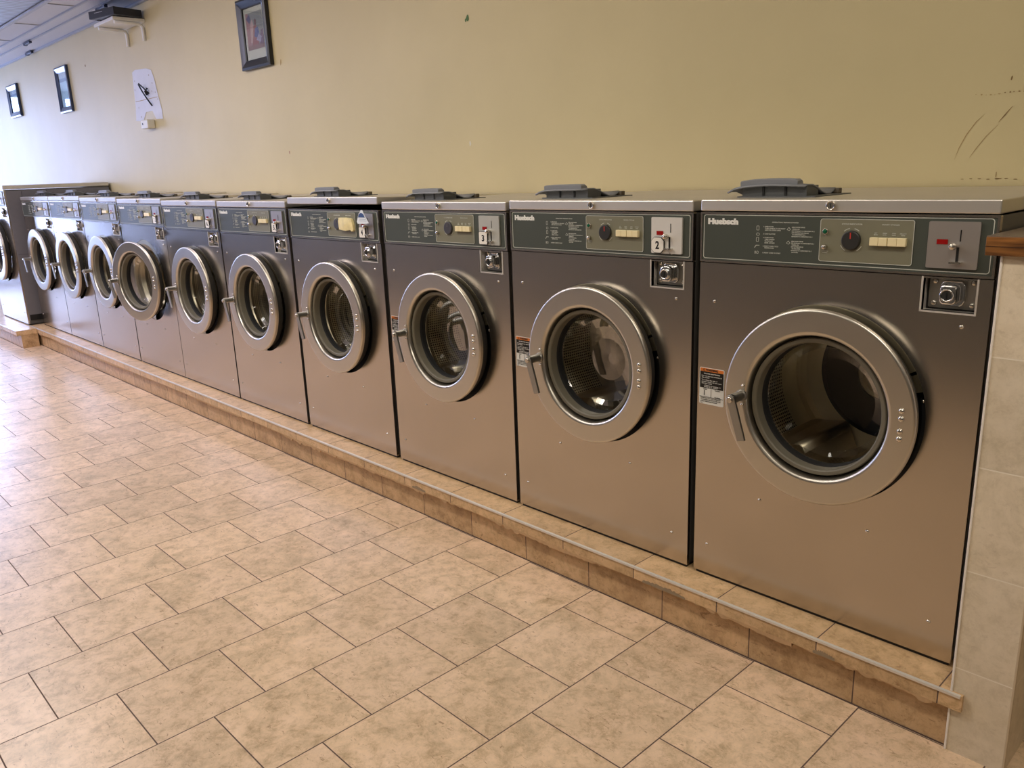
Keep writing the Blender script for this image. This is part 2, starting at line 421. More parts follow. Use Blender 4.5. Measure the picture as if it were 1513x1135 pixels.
def make_washer():
    root = empty('front_load_washer', (0, 0, 0))
    # cabinet: sides, back, floor, open front
    c = box(.002, .012, .012, D, .0, 1.074)
    c = box(.728, .738, .012, D, .0, 1.074, bm=c); c = box(.002, .738, D-.01, D, 0, 1.074, bm=c)
    c = box(.002, .738, .012, D, .0, .012, bm=c)
    P('cabinet', c, SIDE, root)
    P('base', box(.006, .734, .006, D-.02, -.0096, .0), BLACK, root)
    # front panel with the porthole and the lock recess cut out
    f = plate([(0, .0005), (W, .0005), (W, .938), (0, .938)], [circ(*DC, .2605, 96), [(.596, .861), (.708, .861), (.708, .934), (.596, .934)]], 0, .012)
    P('front_panel', f, STEEL, root)
    for (x, z) in ((.049, .832), (.685, .83), (.212, .283), (.516, .282), (.045, .094), (.681, .092)):
        P('screw', dome(x, z, .0005, .0052, .004, 14), BOLT, root)
    # lid
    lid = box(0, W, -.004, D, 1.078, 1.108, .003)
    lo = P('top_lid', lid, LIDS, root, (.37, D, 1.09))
    k = lathe([(.0115, -.004), (.0115, -.009), (.009, -.0095), (.0088, -.0078), (.0, -.0078)], .369, 1.094, 24)
    kb = box(.3682, .3698, -.0086, -.0070, 1.089, 1.099)
    P('lid_lock', [(k, BOLT), (kb, BLACK)], None, lo)
    # control panel
    edge = strip_frame(0, W, .9405, 1.0755, .003, .0055, -.003, .012)
    cp = box(.003, W-.003, -.001, .012, .943, 1.073)
    cpo = P('control_panel', [(edge, STEEL), (cp, OVERLAY)], None, root)
    P('border_line', strip_frame(.0095, .7295, .950, 1.0685, .007, .0017, -.0016, -.0008), PALE, cpo)
    P('brand_lettering', fit_text('Huebsch', .093, .0150, .0225, 1.0442, -.0012, bold=.0015), WHITE, cpo)
    T = []
    y = -.0012
    T.append(fit_text('OPERATING INSTRUCTIONS', .072, .0028, .2135, 1.0497, y, .00006))
    rows = [(1.0405, ['1. OPEN DOOR', '    TURN HANDLE TO THE RIGHT', '    AND PULL DOOR OPEN']), (1.0220, ['2. LOAD CLOTHES']),
            (1.0125, ['3. CLOSE DOOR', '    TURN HANDLE', '    TO THE LEFT', '    UNTIL LOCKED']), (.9905, ['4. SELECT WASH CYCLE', '    TEMPERATURE']), (.9735, ['5. INSERT COINS TO START'])]
    for z, ls in rows:
        for i, s in enumerate(ls): T.append(text_bm(s, .0041, .1895, z-.0021-i*.0045, y, bold=.00006))
    rows2 = [(1.0405, ['USING POWDER SUPPLIES', '  NORMAL SOIL', 'ADD DETERGENT TO COMPARTMENT NO. 1', 'ADD DETERGENT AND PRESOAK', '  TO COMPARTMENT NO. 1', 'ADD BLEACH TO COMPARTMENT NO. 2']),
             (1.0055, ['USING LIQUID SUPPLIES', 'ADD DETERGENT TO COMPARTMENT NO. 1', '  NORMAL SOIL', 'ADD SOFTENER BEFORE', '  THE FINAL RINSE', 'ADD BLEACH TO COMPARTMENT NO. 2', '  DILUTE FIRST'])]
    for z, ls in rows2:
        for i, s in enumerate(ls): T.append(text_bm(s, .0038, .2685, z-.0021-i*.0046, y, bold=.00006, sx=.8))
    tb = T[0]
    for q in T[1:]: tb = merge(tb, q)
    P('instruction_lettering', tb, PALE, cpo)
    ics = [strip_frame(.1700, .1775, 1.030, 1.0415, .002, .0009, y-.0003, y), strip_frame(.1700, .1790, 1.0165, 1.0235, .003, .0009, y-.0003, y), strip_frame(.1700, .1775, 1.0005, 1.0125, .002, .0009, y-.0003, y),
           prism([(.165, .985), (.167, .985), (.171, .9905), (.180, .9905), (.180, .992), (.170, .992)], y-.0003, y),
           strip_frame(.1670, .1700, .9695, .9765, .001, .0009, y-.0003, y), strip_frame(.1720, .1780, .9695, .9765, .002, .0009, y-.0003, y)]
    for zz in (1.0365, 1.0025):
        ics.append(plate([(.255, zz-.003), (.2605, zz+.0035), (.266, zz-.002), (.2615, zz-.006)], [[(.2564, zz-.003), (.2605, zz+.002), (.2646, zz-.002), (.2613, zz-.0048)]], y-.0003, y))
    for ic in ics: P('instruction_icon', ic, PALE, cpo)
    ip = prism(rrect(.344, .567, .959, 1.0625, .006), -.0022, -.0008)
    io = P('cycle_panel', ip, INNER, root)
    P('panel_outline', strip_frame(.344, .567, .959, 1.0625, .006, .0013, -.0027, -.0020), PALE, io)
    y = -.0025
    P('indicator_lettering', fit_text('CYCLE INDICATOR', .050, .0031, .398, 1.0492, y, .00008), PALE, io)
    P('cycles_lettering', fit_text('WASH CYCLES', .040, .0031, .4935, 1.0492, y, .00008), PALE, io)
    for i, (a, b_) in enumerate((('HOT', 'WASH'), ('WARM', 'WASH'), ('COLD', 'WASH'), ('DELICATE', 'COLD'))):
        tb = None
        for j, s in enumerate((a, b_)): tb = merge(tb, text_bm(s, .0036, .481+i*.0207, 1.0300-j*.0040, y, 'CENTER', .00006, sx=.9))
        P('button_lettering', tb, PALE, io)
    P('lamp_lettering', fit_text('ON', .0045, .0018, .3565, 1.0205, y), PALE, io)
    tb = fit_text('ADDITIVE', .017, .0022, .351, .9832, y); tb = merge(tb, fit_text('PRODUCT', .013, .0022, .353, .9795, y))
    P('signal_lettering', tb, PALE, io)
    for a0, a1 in ((.9, 1.35), (1.75, 2.3), (3.6, 4.2), (5.25, 5.8)):
        P('dial_line', lathe([(.0275, y), (.0275, y-.0003), (.0292, y-.0003), (.0292, y)], .4235, 1.0125, 8, smooth=False, a0=a0, a1=a1), PALE, io)
    P('indicator_light', [(lathe([(.0075, y), (.0075, -.006), (.0058, -.0075), (.0055, -.006)], .3585, 1.032, 20), BOLT), (lathe([(.0056, -.006), (.0045, -.0095), (0, -.0108)], .3585, 1.032, 20), GREENL)], None, io)
    P('signal_button', lathe([(.0068, y), (.0068, -.008), (.005, -.012), (0, -.0135)], .359, .9945, 20), BOLT, io)
    dl = lathe([(.0235, y), (.0232, -.0065), (.0222, -.0085), (.0205, -.0092), (0, -.0092)], .4235, 1.0125, 40)
    P('cycle_dial', [(dl, DIAL), (box(.4222, .4248, -.0099, -.0085, 1.0165, 1.031), REDP)], None, io)
    for i in range(4):
        x0 = .4705+i*.0204+(.0016 if i > 1 else 0)
        P('push_button', box(x0, x0+.0200, -.0125, -.002, 1.0025, 1.0215, .0012), IVORY, io)
    # coin plate
    q = prism(rrect(.599, .705, .9585, 1.061, .003), -.0065, -.001)
    co = P('coin_plate', [(q, COINP)], None, root)
    P('price_window', box(.6185, .6415, -.0078, -.006, 1.0115, 1.0225), REDL, co)
    sl = box(.6655, .6680, -.0070, -.006, 1.0185, 1.0435); sl = box(.6605, .6660, -.0072, -.006, .9735, 1.006, bm=sl)
    P('coin_slot', sl, BLACK, co)
    P('return_knob', [(lathe([(.005, -.006), (.005, -.013)], .656, 1.008, 16), BOLT), (lathe([(.004, -.011), (.0075, -.0135), (.0082, -.0185), (.006, -.0245), (0, -.0265)], .656, 1.008, 20), BOLT)], None, co)
    P('coin_lip', prism(rrect(.650, .6755, .9705, .975, .002), -.018, -.006), BOLT, co)
    # coin vault lock in its recess
    r = box(.592, .596, -.002, .035, .857, .938); r = box(.708, .712, -.0015, .035, .857, .938, bm=r); r = box(.592, .712, -.002, .035, .857, .861, bm=r)
    v = P('coin_vault', [(r, EDGE), (box(.596, .708, .028, .033, .861, .936), BLACKG)], None, root)
    P('vault_plate', prism(rrect(.603, .706, .866, .933, .004), .020, .030), BARE, v)
    for (x, z) in ((.615, .926), (.696, .926), (.615, .876), (.696, .876)):
        P('bolt', dome(x, z, .021, .0072, .006, 16), BOLT, v)
    es = prism(rrect(.630, .682, .873, .929, .013), .010, .022, bev=.002)
    ck = prism(rrect(.636, .672, .879, .922, .010), -.012, .012, bev=.003)
    P('lock_housing', [(es, CHROME), (ck, CHROME)], None, v)
    P('lock_cylinder', [(lathe([(.0150, -.010), (.0148, -.018), (.0125, -.019), (.0115, -.0165), (.0, -.0165)], .653, .900, 28), CHROME), (lathe([(.0112, -.0168), (0, -.0168)], .653, .900, 28), DIAL), (box(.6518, .6542, -.0185, -.016, .893, .907), BLACK)], None, v)
    # porthole collar, hinge, drum
    COLL = MATS['collar_steel']
    cl = lathe([(.2615, .0030), (.2590, .0008), (.235, .0008), (.200, .020)], *DC, 70, a0=.50, a1=2*PI-1.50)
    P('door_collar', cl, COLL, root)
    h = lathe([(.2635, .013), (.2635, .017), (.2625, .020), (.200, .030)], *DC, 48, a0=-1.50, a1=.50)
    hb = lathe([(.2600, .010), (.2600, .004), (.2500, .004), (.2500, .012)], *DC, 30, a0=-.75, a1=.24)
    P('door_hinge', [(h, BLACK), (hb, BLACKG)], None, root)
    P('hinge_screw', dome(DC[0]+.2555*math.cos(.215), DC[1]+.2555*math.sin(.215), .004, .004, .003, 12), BOLT, root)
    P('collar_end', lathe([(.2600, .0165), (.2600, .0030), (.240, .0030), (.240, .0165)], *DC, 8, a0=.30, a1=.47), COLL, root)
    tub = lathe([(.200, .020), (.195, .03), (.188, .045), (.192, .060), (.246, .070), (.250, .078)], *DC, 72)
    dr = lathe([(.250, .078), (.250, .355), (.246, .375), (.235, .392), (.190, .402)], *DC, 96)
    dr_o = P('drum', [(tub, LIFT), (dr, DRUM)], None, root, (DC[0], 0, DC[1]))
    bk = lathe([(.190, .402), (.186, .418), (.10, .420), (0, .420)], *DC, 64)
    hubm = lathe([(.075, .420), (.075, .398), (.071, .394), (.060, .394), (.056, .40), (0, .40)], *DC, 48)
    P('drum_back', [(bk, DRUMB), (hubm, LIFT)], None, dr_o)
    for a in (-PI*2/3, 0, PI*2/3):
        b = bmesh.new(); sec = [(-.085, .236), (-.060, .224), (-.020, .192), (-.006, .181), (.006, .181), (.020, .192), (.060, .224), (.085, .236)]
        n = len(sec); A = []; B = []
        for (tt, rr) in sec:
            X = rr*math.cos(a)-tt*math.sin(a); Z = rr*math.sin(a)+tt*math.cos(a)
            A.append(b.verts.new((DC[0]+X, .095, DC[1]+Z))); B.append(b.verts.new((DC[0]+X, .385, DC[1]+Z)))
        for i in range(n-1): b.faces.new((A[i], A[i+1], B[i+1], B[i])).smooth = 1 < i < n-3
        b.faces.new(A); b.faces.new(B); bmesh.ops.recalc_face_normals(b, faces=b.faces[:])
        P('lifter', b, LIFT, dr_o)
    # door
    hinge = (.632, .0, .590)
    side = [(.232, -.002), (.2400, -.004), (.2425, -.008), (.2520, -.036)]
    prof = [(.2520, -.036), (.2540, -.0440), (.2539, -.0480), (.2526, -.0510), (.2503, -.0530), (.2470, -.0538),
            (.1970, -.0538), (.1925, -.0528), (.1888, -.0503), (.1866, -.0462), (.1856, -.040), (.1849, -.031), (.1828, -.026)]
    d = P('door', [(lathe(prof, *DD, 128), RING), (lathe(side, *DD, 128), DSIDE)], None, root, hinge)
    P('gasket', [(lathe([(.1833, -.030), (.1808, -.0265), (.1795, -.0265)], *DD, 96), GROOVE), (lathe([(.1795, -.0265), (.1790, -.0350), (.1770, -.0380), (.1690, -.0370), (.1660, -.0340), (.1650, -.026), (.1645, -.008)], *DD, 96), GASKET), (lathe([(.1645, -.008), (.163, -.006), (.1615, .000), (.1610, .018)], *DD, 96), RUBBER)], None, d)
    g = lathe([(.1630, -.004), (.1605, .022), (.153, .042), (.138, .055), (.11, .063), (.07, .067), (0, .068)], *DD, 80)
    P('door_glass', g, DOORG, d)
    for (x, z) in ((.5935, .6290), (.5935, .6095), (.593, .5790), (.593, .5600)):
        P('rivet', dome(x, z, -.0533, .0076, .006, 18), BOLT, d)
    hx, hz = .1745, .5940
    hub = lathe([(.0165, -.053), (.0165, -.058), (.0135, -.060), (.0130, -.092), (.0140, -.093), (.0140, -.104)], hx, hz, 28)
    lev = prism([(hx-.0130, hz), (hx-.009, hz+.0095), (hx, hz+.0132), (hx+.009, hz+.0095), (hx+.0130, hz), (hx+.0465, hz-.106), (hx+.0245, hz-.1115)], -.110, -.102, bev=.0012)
    nut = lathe([(.0085, -.109), (.0085, -.115), (.007, -.1165), (0, -.1165)], hx, hz, 20)
    P('door_handle', [(hub, BARE), (lev, BARE), (nut, BOLT)], None, d)
    for (x, z) in ((.1785, .6220), (.1780, .5690)):
        P('handle_screw', dome(x, z, -.0533, .0045, .0055, 14), BOLT, d)
    # soap dispenser on the lid
    x0, x1 = .032, .236
    sec = [(.118, 1.138), (.135, 1.1415), (.165, 1.1405), (.195, 1.132), (.220, 1.121), (.243, 1.1145), (.265, 1.1140), (.283, 1.119), (.297, 1.127)]
    b = bmesh.new(); L = []
    cols_ = [(x0-.027, -.016), (x0-.01, -.007), (x0+.02, -.001), (x0+.06, .0022), (.5*(x0+x1), .0035), (x1-.05, .0022), (x1, 0)]
    for (yy, zz) in sec:
        L.append([b.verts.new((xx, yy, zz+dz*(1 if yy < .2 else max(0, (.26-yy)/.06)))) for xx, dz in cols_])
    for A, B in zip(L, L[1:]):
        for i in range(len(A)-1): b.faces.new((A[i], A[i+1], B[i+1], B[i])).smooth = True
    bmesh.ops.recalc_face_normals(b, faces=b.faces[:])
    bmesh.ops.solidify(b, geom=b.faces[:], thickness=.004)
    lip = bmesh.new(); L = []
    cs = [(x0+.010, -.003), (x0+.018, -.001), (x0+.05, .0022), (.5*(x0+x1)-.01, .0035), (x1-.06, .003), (x1-.030, .001), (x1-.024, -.003)]
    for (yy, zz, kk) in ((.126, 1.136, 0), (.125, 1.151, 1), (.128, 1.154, 1), (.150, 1.1545, 1), (.155, 1.151, 1), (.160, 1.134, 0)):
        L.append([lip.verts.new((xx, yy, zz+(dz*kk if kk else dz*.6))) for xx, dz in cs])
    for A, B in zip(L, L[1:]):
        for i in range(len(A)-1): lip.faces.new((A[i], A[i+1], B[i+1], B[i]))
    lip.faces.new([r_[0] for r_ in L]); lip.faces.new([r_[-1] for r_ in L][::-1])
    bmesh.ops.recalc_face_normals(lip, faces=lip.faces[:])
    bx = box(x0+.012, x1-.002, .134, .20, 1.109, 1.137); 
    rb = box(.106, .112, .131, .14, 1.111, 1.137); rb = box(.172, .178, .131, .14, 1.111, 1.137, bm=rb)
    ds = P('soap_dispenser', [(bx, GREYD), (rb, BLACK), (prism(rrect(x0+.004, x1+.03, 1.1078, 1.111, .001), .120, .33), GREYD)], None, root)
    P('dispenser_flap', [(b, GREYP), (lip, GREYP)], None, ds)
    P('hinge_tab', box(x1-.03, x1+.012, .293, .312, 1.111, 1.125, .002), BRONZE, ds)
    return root

def warning_label(root):
    x0, x1, z0, z1 = .0065, .0875, .531, .639
    p = prism(rrect(x0, x1, z0, z1, .004), -.0008, .0002)
    w = P('warning_label', [(p, LABELW), (prism(rrect(x0+.002, x1-.002, .628, z1-.0015, .003), -.0012, -.0006), ORANGE), (box(x0+.002, x1-.002, -.0012, -.0006, .579, .628), LABELK)], None, root)
    y = -.0014
    t1 = fit_text('WARNING', .040, .0062, .027, .6303, y, .0003); t1 = merge(t1, plate([(.017, .630), (.025, .630), (.021, .637)], [[(.0188, .631), (.0232, .631), (.021, .6352)]], y-.0003, y))
    for zz, xx in ((.5555, .0085),): t1 = merge(t1, box(xx, x1-.002, y-.0003, y, zz-.003, zz-.002))
    t1 = box(.0455, .0465, y-.0003, y, .553, .578, bm=t1); t1 = box(.0225, .0245, y-.0003, y, .557, .573, bm=t1)
    for s, xx, zz, ww, hh in (('OPEN', .02, .5745, .012, .0025), ('CLOSED', .058, .5745, .018, .0025), ('CLOSED', .058, .5545, .018, .0022), ('IMPORTANT: DO NOT OVERLOAD', .012, .548, .066, .0026), ('THE WASHER. DISTRIBUTE THE LOAD', .012, .543, .066, .0026), ('EVENLY INSIDE THE CYLINDER', .012, .538, .055, .0026), ('P/N', .012, .5335, .006, .002)):
        t1 = merge(t1, fit_text(s, ww, hh, xx, zz, y))
    P('label_print', t1, LABELK, w)
    t2 = None
    for s, xx, zz, ww in (('MACHINE UNATTENDED', .022, .6205, .052), ('Do not put any articles in', .014, .6135, .066), ('this washer', .014, .6085, .026), ('To reduce the risk of', .014, .6015, .052), ('serious injury, do not open', .014, .5965, .066), ('the door while', .014, .5915, .034), ('Cylinder is turning, or', .024, .5855, .054), ('Water is in washer', .022, .5815, .046)):
        t2 = merge(t2, fit_text(s, ww, .0030, xx, zz, y, .00005))
    P('label_warning_text', t2, LABELW, w)

def number_tag(root, txt, octo):
    x0, x1, z0, z1 = .601, .647, .9590, 1.006
    k = .012 if octo else .005
    def oc(d): return [(x0+k, z0+d), (x1-k, z0+d), (x1-d, z0+k), (x1-d, z1-k), (x1-k, z1-d), (x0+k, z1-d), (x0+d, z1-k), (x0+d, z0+k)]
    p = prism(oc(0), -.0105, -.0065); ri = prism([(a, b) for a, b in oc(.0018)], -.0112, -.010)
    t = P('number_tag', [(p, DIAL), (ri, TAGW)], None, [c for c in root.children if c.name.startswith('coin_plate')][0])
    if txt:
        h = .022
        P('tag_number', fit_text(txt, .013 if len(txt) == 1 else .022, h, .6175 if len(txt) == 1 else .613, .972, -.0114, .0009), LABELK, t)
    tw = tube([(x1-.003, -.009, z0+.010), (x1+.010, -.016, z0+.016), (x1+.018, -.018, z0+.014), (x1+.024, -.016, z0+.002), (x1+.030, -.012, z0-.002)], .0013, 6)
    tw = tube([(x1-.003, -.009, z1-.006), (x1+.006, -.016, z1+.002), (x1+.009, -.014, z1+.004)], .0013, 6, tw)
    P('wire_tie', tw, BARE, t)

# measured left edge, width and height scale of each machine, from the half wall leftwards
ROW = [(-.740, .740, 1.002), (-1.5043, .740, 1.000), (-2.2589, .736, .995), (-3.0292, .740, .994), (-3.8028, .7475, .996), (-4.578, .761, .999),
       (-5.350, .766, 1.009), (-6.140, .775, 1.018), (-6.938, .785, 1.026), (-7.790, .840, 1.026)]
LAB = ['stainless front-load washer nearest the camera, beside the stone-tiled half wall, no number tag',
       'stainless front-load washer with the number 2 tag on its coin plate',
       'stainless front-load washer with the number 3 tag on its coin plate',
       'stainless front-load washer with raised lid and yellowed tape over its buttons',
       'stainless front-load washer with the number 5 tag, left of the raised-lid washer',
       'stainless front-load washer with the number 6 tag, right of the open-door washer',
       'stainless front-load washer whose round door stands slightly open',
       'stainless front-load washer just left of the washer whose door stands ajar',
       'stainless front-load washer second from the grey side of the taller washer',
       'stainless front-load washer against the tall grey side panel of the taller washer']
proto = make_washer()
roots = [proto]+[copy_tree(proto) for _ in range(9)]
big = copy_tree(proto, None, ('soap_dispenser', 'dispenser_flap', 'hinge_tab'))
for i, (r, (xl, w, hz)) in enumerate(zip(roots, ROW)):
    r.location = (xl+w/2, 0, 0); r.scale = (w/.74, 1, hz)
    tag(r, LAB[i], 'washing machine', 'front-load washers in the long row')
def child(r, name): return [c for c in r.children if c.name.split('.')[0] == name][0]
for i in (0, 1, 2): warning_label(roots[i])
for i, (t, o) in {1: ('2', True), 2: ('3', False), 3: ('4', False), 4: ('5', False), 5: ('6', False), 6: ('7', False)}.items(): number_tag(roots[i], t, o)
proto_flap = child(child(roots[0], 'soap_dispenser'), 'dispenser_flap') if False else [c for c in child(roots[1], 'soap_dispenser').children if c.name.startswith('dispenser_flap')][0]
flat = proto_flap.data.copy()
for v in flat.vertices:
    xr = (v.co.x+.37-.134)/.10
    if abs(xr) < 1: v.co.z -= .0036*(1-xr*xr)
dk = None
for r_ in roots[1:]:
    [c for c in child(r_, 'soap_dispenser').children if c.name.startswith('dispenser_flap')][0].data = flat
for r_ in roots[2:]:       # only the two nearest dials show their red pointer
    dc_ = [c for c in child(r_, 'cycle_panel').children if c.name.startswith('cycle_dial')][0]
    if dk is None: dk = dc_.data.copy(); dk.materials[0] = plain('dial_sheen_grey', (62, 61, 66), .45); dk.materials[1] = plain('dial_mark', (96, 92, 96), .5)  # far dials: reflected sheen painted in as a greyer colour
    dc_.data = dk
CPB = plain('bright_coin_plate', (226, 223, 216), .42, metal=.25)
for i_, m_ in ((1, CPB), (2, plain('pale_coin_plate', (190, 190, 182), .42, metal=.3))):
    cpl = child(roots[i_], 'coin_plate'); cpl.data = cpl.data.copy(); cpl.data.materials[0] = m_
child(roots[3], 'top_lid').rotation_euler = (-.026, 0, 0)          # lid propped up a little
for n in ('soap_dispenser',): child(roots[3], n).location.z += .016
child(roots[6], 'door').rotation_euler = (0, 0, math.radians(11))  # door ajar
child(roots[6], 'door_hinge').scale = (1, 1, 1)

# the taller washer at the far end
big.name = 'large_washer'
big.location = (-7.865-.46, -.105, .0014); big.scale = (.92/.74, .885/D, 1.118)
tag(big, 'taller washer at the far left end, cut by the photo edge, grey side panel', 'washing machine')
s = box(.368, .3735, .012, .78, .03, 1.065); s2 = box(.3733, .3742, .30, .303, .05, 1.06); s2 = box(.3733, .3742, .12, .122, .05, 1.06, bm=s2); s2 = box(.3733, .3742, .02, .78, .565, .567, bm=s2)
s2 = box(.3733, .3742, .02, .78, .03, .075, bm=s2)
obj('side_panel', [(s, plain('big_side_grey', (112, 110, 112), .42)), (s2, BLACK)], None, big)

# things stuck on the fourth washer's controls
Mx = ROW[3][0]
tp = bmesh.new()
rnd = [(.452, .986), (.450, 1.020), (.456, 1.035), (.50, 1.036), (.535, 1.034), (.552, 1.030), (.562, 1.006), (.563, .984), (.553, .978), (.545, .986), (.50, .980), (.47, .983)]
vsf = [tp.verts.new((Mx+x, -.0155+.002*random.random(), z)) for x, z in rnd]
c0 = tp.verts.new((Mx+.505, -.0185, 1.008))
for i in range(len(vsf)): tp.faces.new((vsf[i], vsf[(i+1) % len(vsf)], c0))
ring2 = [tp.verts.new((v.co.x, -.0035, v.co.z)) for v in vsf]
for i in range(len(vsf)): tp.faces.new((vsf[i], ring2[i], ring2[(i+1) % len(vsf)], vsf[(i+1) % len(vsf)]))
bmesh.ops.recalc_face_normals(tp, faces=tp.faces[:])
tag(obj('masking_tape', tp, plain('yellowed_tape', (232, 216, 160), .5, var=.25, scale=45)), 'crumpled yellowed tape stuck over the buttons of the raised-lid washer', 'tape')
pg = prism([(Mx+.626, 1.014), (Mx+.620, 1.022), (Mx+.632, 1.044), (Mx+.656, 1.070), (Mx+.666, 1.070), (Mx+.682, 1.045), (Mx+.698, 1.028), (Mx+.708, 1.017), (Mx+.672, 1.014)], -.0300, -.0285)
bl = prism([(Mx+.633, 1.040), (Mx+.640, 1.052), (Mx+.656, 1.059), (Mx+.672, 1.055), (Mx+.682, 1.040)], -.0308, -.0299)
tg = tag(obj('paper_tag', pg, plain('paper_white', (226, 232, 240), .6)), 'white paper tag with a blue print hanging over the coin plate of the raised-lid washer', 'tag')
obj('blue_print', bl, plain('tag_blue', (44, 74, 128), .5), tg)
lines = box(Mx+.640, Mx+.688, -.0303, -.0299, 1.032, 1.0335); lines = box(Mx+.637, Mx+.692, -.0303, -.0299, 1.025, 1.0265, bm=lines)
obj('print_lines', lines, plain('tag_grey', (130, 145, 170), .6), tg)
obj('tie', tube([(Mx+.661, -.0285, 1.066), (Mx+.662, -.024, 1.040), (Mx+.656, -.0225, 1.012)], .001, 6), BARE, tg)

# ------------------------------------------------------------------ plinth and floor
FZ = -.17; CT = -.010
def ragged(x0, x1, yf, zt, amp, step=.006, seed=0):
    b = bmesh.new(); n = int((x1-x0)/step); A = []; B = []; C_ = []
    for i in range(n+1):
        x = x0+(x1-x0)*i/n
        big_ = noise.noise(Vector((x*2.3, seed, .3))); f = abs(noise.noise(Vector((x*22, seed+3, 0))))*1.5+noise.noise(Vector((x*75, seed+9, 0)))*.5
        d = max(0, amp*(.25+.9*big_)+amp*.75*f)
        A.append(b.verts.new((x, yf, zt))); B.append(b.verts.new((x, yf+.001, zt-d-.0005))); C_.append(b.verts.new((x, yf+.020, zt-d*.5)))
    for i in range(n):
        b.faces.new((A[i], A[i+1], B[i+1], B[i])); b.faces.new((B[i], B[i+1], C_[i+1], C_[i]))
    bmesh.ops.recalc_face_normals(b, faces=b.faces[:])
    return b
def plinth(x0, x1, yr, yo, label, endcap):
    e = empty('tiled_plinth', (x0, yr, FZ))
    L = Vector((x0, yr, FZ))
    def o(name, bm, m):
        q = obj(name, bm, m, e); q.location = -L; return q
    if endcap: rs_ = box(x0, x1-.032, yr, .78, FZ, -.030); td = box(x0, x1, yo, .0, -.052, CT)
    else:
        x1 = x1
        rs_ = box(x0, -7.866, yr, .78, FZ, -.030); rs_ = box(-7.866, x1-.004, yr, -.1012, FZ, -.030, bm=rs_)
        td = box(x0, -7.864, yo, .78, -.052, CT); td = box(-7.864, x1, yo, -.104, -.052, CT, bm=td)
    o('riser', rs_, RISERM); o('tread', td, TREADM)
    o('base_joint', box(x0, x1-.034, yr-.0025, yr+.002, FZ, FZ+.003), plain('dark_joint', (88, 70, 60), .8))
    if endcap: o('tread', box(x0, x1-.034, .0, .78, -.052, CT), TREADM)
    st = box(x0, x1-.004, yo-.0035, yo+.006, CT-.007, CT+.0004, .0012)
    o('edge_strip', st, EDGE)
    return e, o
pl, po = plinth(-7.862, .062, -.078, -.1003, '', True)
tag(pl, 'long low tiled plinth with a metal edge under the row of washers', 'plinth')
MORT = plain('mortar', (196, 162, 122), .85, var=.2, scale=60)
po('mortar_drips', ragged(-7.58, -.36, -.1004, -.051, .019, seed=1), MORT)
po('mortar_drips', ragged(-.32, .0, -.1004, -.051, .016, seed=5), MORT)
# grey mortar smears on the overhang face
for (a, b_) in ((-.86, -.70), (-.30, -.24), (-2.05, -1.96)):
    n = 24; bm = bmesh.new(); A = []; B = []
    for i in range(n+1):
        x = a+(b_-a)*i/n; k = .004+.010*abs(math.sin(i*1.3))*(.5+.5*noise.noise(Vector((x*30, 2, 2))))+.006*math.sin(PI*i/n)
        A.append(bm.verts.new((x, -.1006, -.053))); B.append(bm.verts.new((x, -.1006, -.053+k)))
    for i in range(n): bm.faces.new((A[i], A[i+1], B[i+1], B[i]))
    po('mortar_smear', bm, plain('grey_mortar', (148, 130, 104), .85, var=.2, scale=80))
pb, po2 = plinth(-11.5, -7.615, -.235, -.268, '', False)
tag(pb, 'short projecting tiled plinth under the taller washer at the far left', 'plinth')
po2('mortar_drips', ragged(-9.6, -7.62, -.2679, -.051, .012, seed=8), MATS['mortar'])

# half wall with wooden cap
hw = empty('half_wall', (.095, .35, FZ)); L = Vector((.095, .35, FZ))
def hobj(n, b, m):
    q = obj(n, b, m, hw); q.location = -L; return q
hobj('tiled_wall', box(.0345, .158, -.090, .798, FZ, 1.003), PILLARM)
hobj('corner_trim', box(.0325, .0375, -.0925, -.086, FZ, 1.002, .001), plain('white_trim', (238, 232, 222), .4))
hobj('corner_trim', box(.1555, .1605, -.0925, -.086, FZ, 1.002, .001), plain('beige_trim', (196, 178, 150), .4))
hobj('wood_cap', [(box(.006, .20, -.103, .797, 1.0035, 1.0415, .001), WOOD), (box(.0065, .1995, -.1025, .7965, 1.0405, 1.0432), LAMIN), (box(.0055, .2005, -.1038, -.1028, 1.0215, 1.0225), plain('wood_seam', (60, 36, 18), .6))], None)
tag(hw, 'stone-tiled half wall with a worn wooden cap, right of the nearest washer', 'half wall')

struct(obj('floor', box(-13.5, 3.2, -3.0, .95, FZ-.1, FZ), FLOORM))

# ------------------------------------------------------------------ room
wb = struct(obj('wall_back', box(-13.5, 3.2, .80, .95, FZ, 2.72), WALLM))
CZ = 2.607
ce = struct(obj('ceiling', box(-13.5, 3.2, -3.0, .80, CZ+.004, CZ+.11), CEILM))
struct(obj('wall_front', box(-13.5, 3.2, -3.15, -3.0, FZ, 2.72), OPPM))
struct(obj('wall_right', box(3.2, 3.35, -3.15, .95, FZ, 2.72), OPPM))
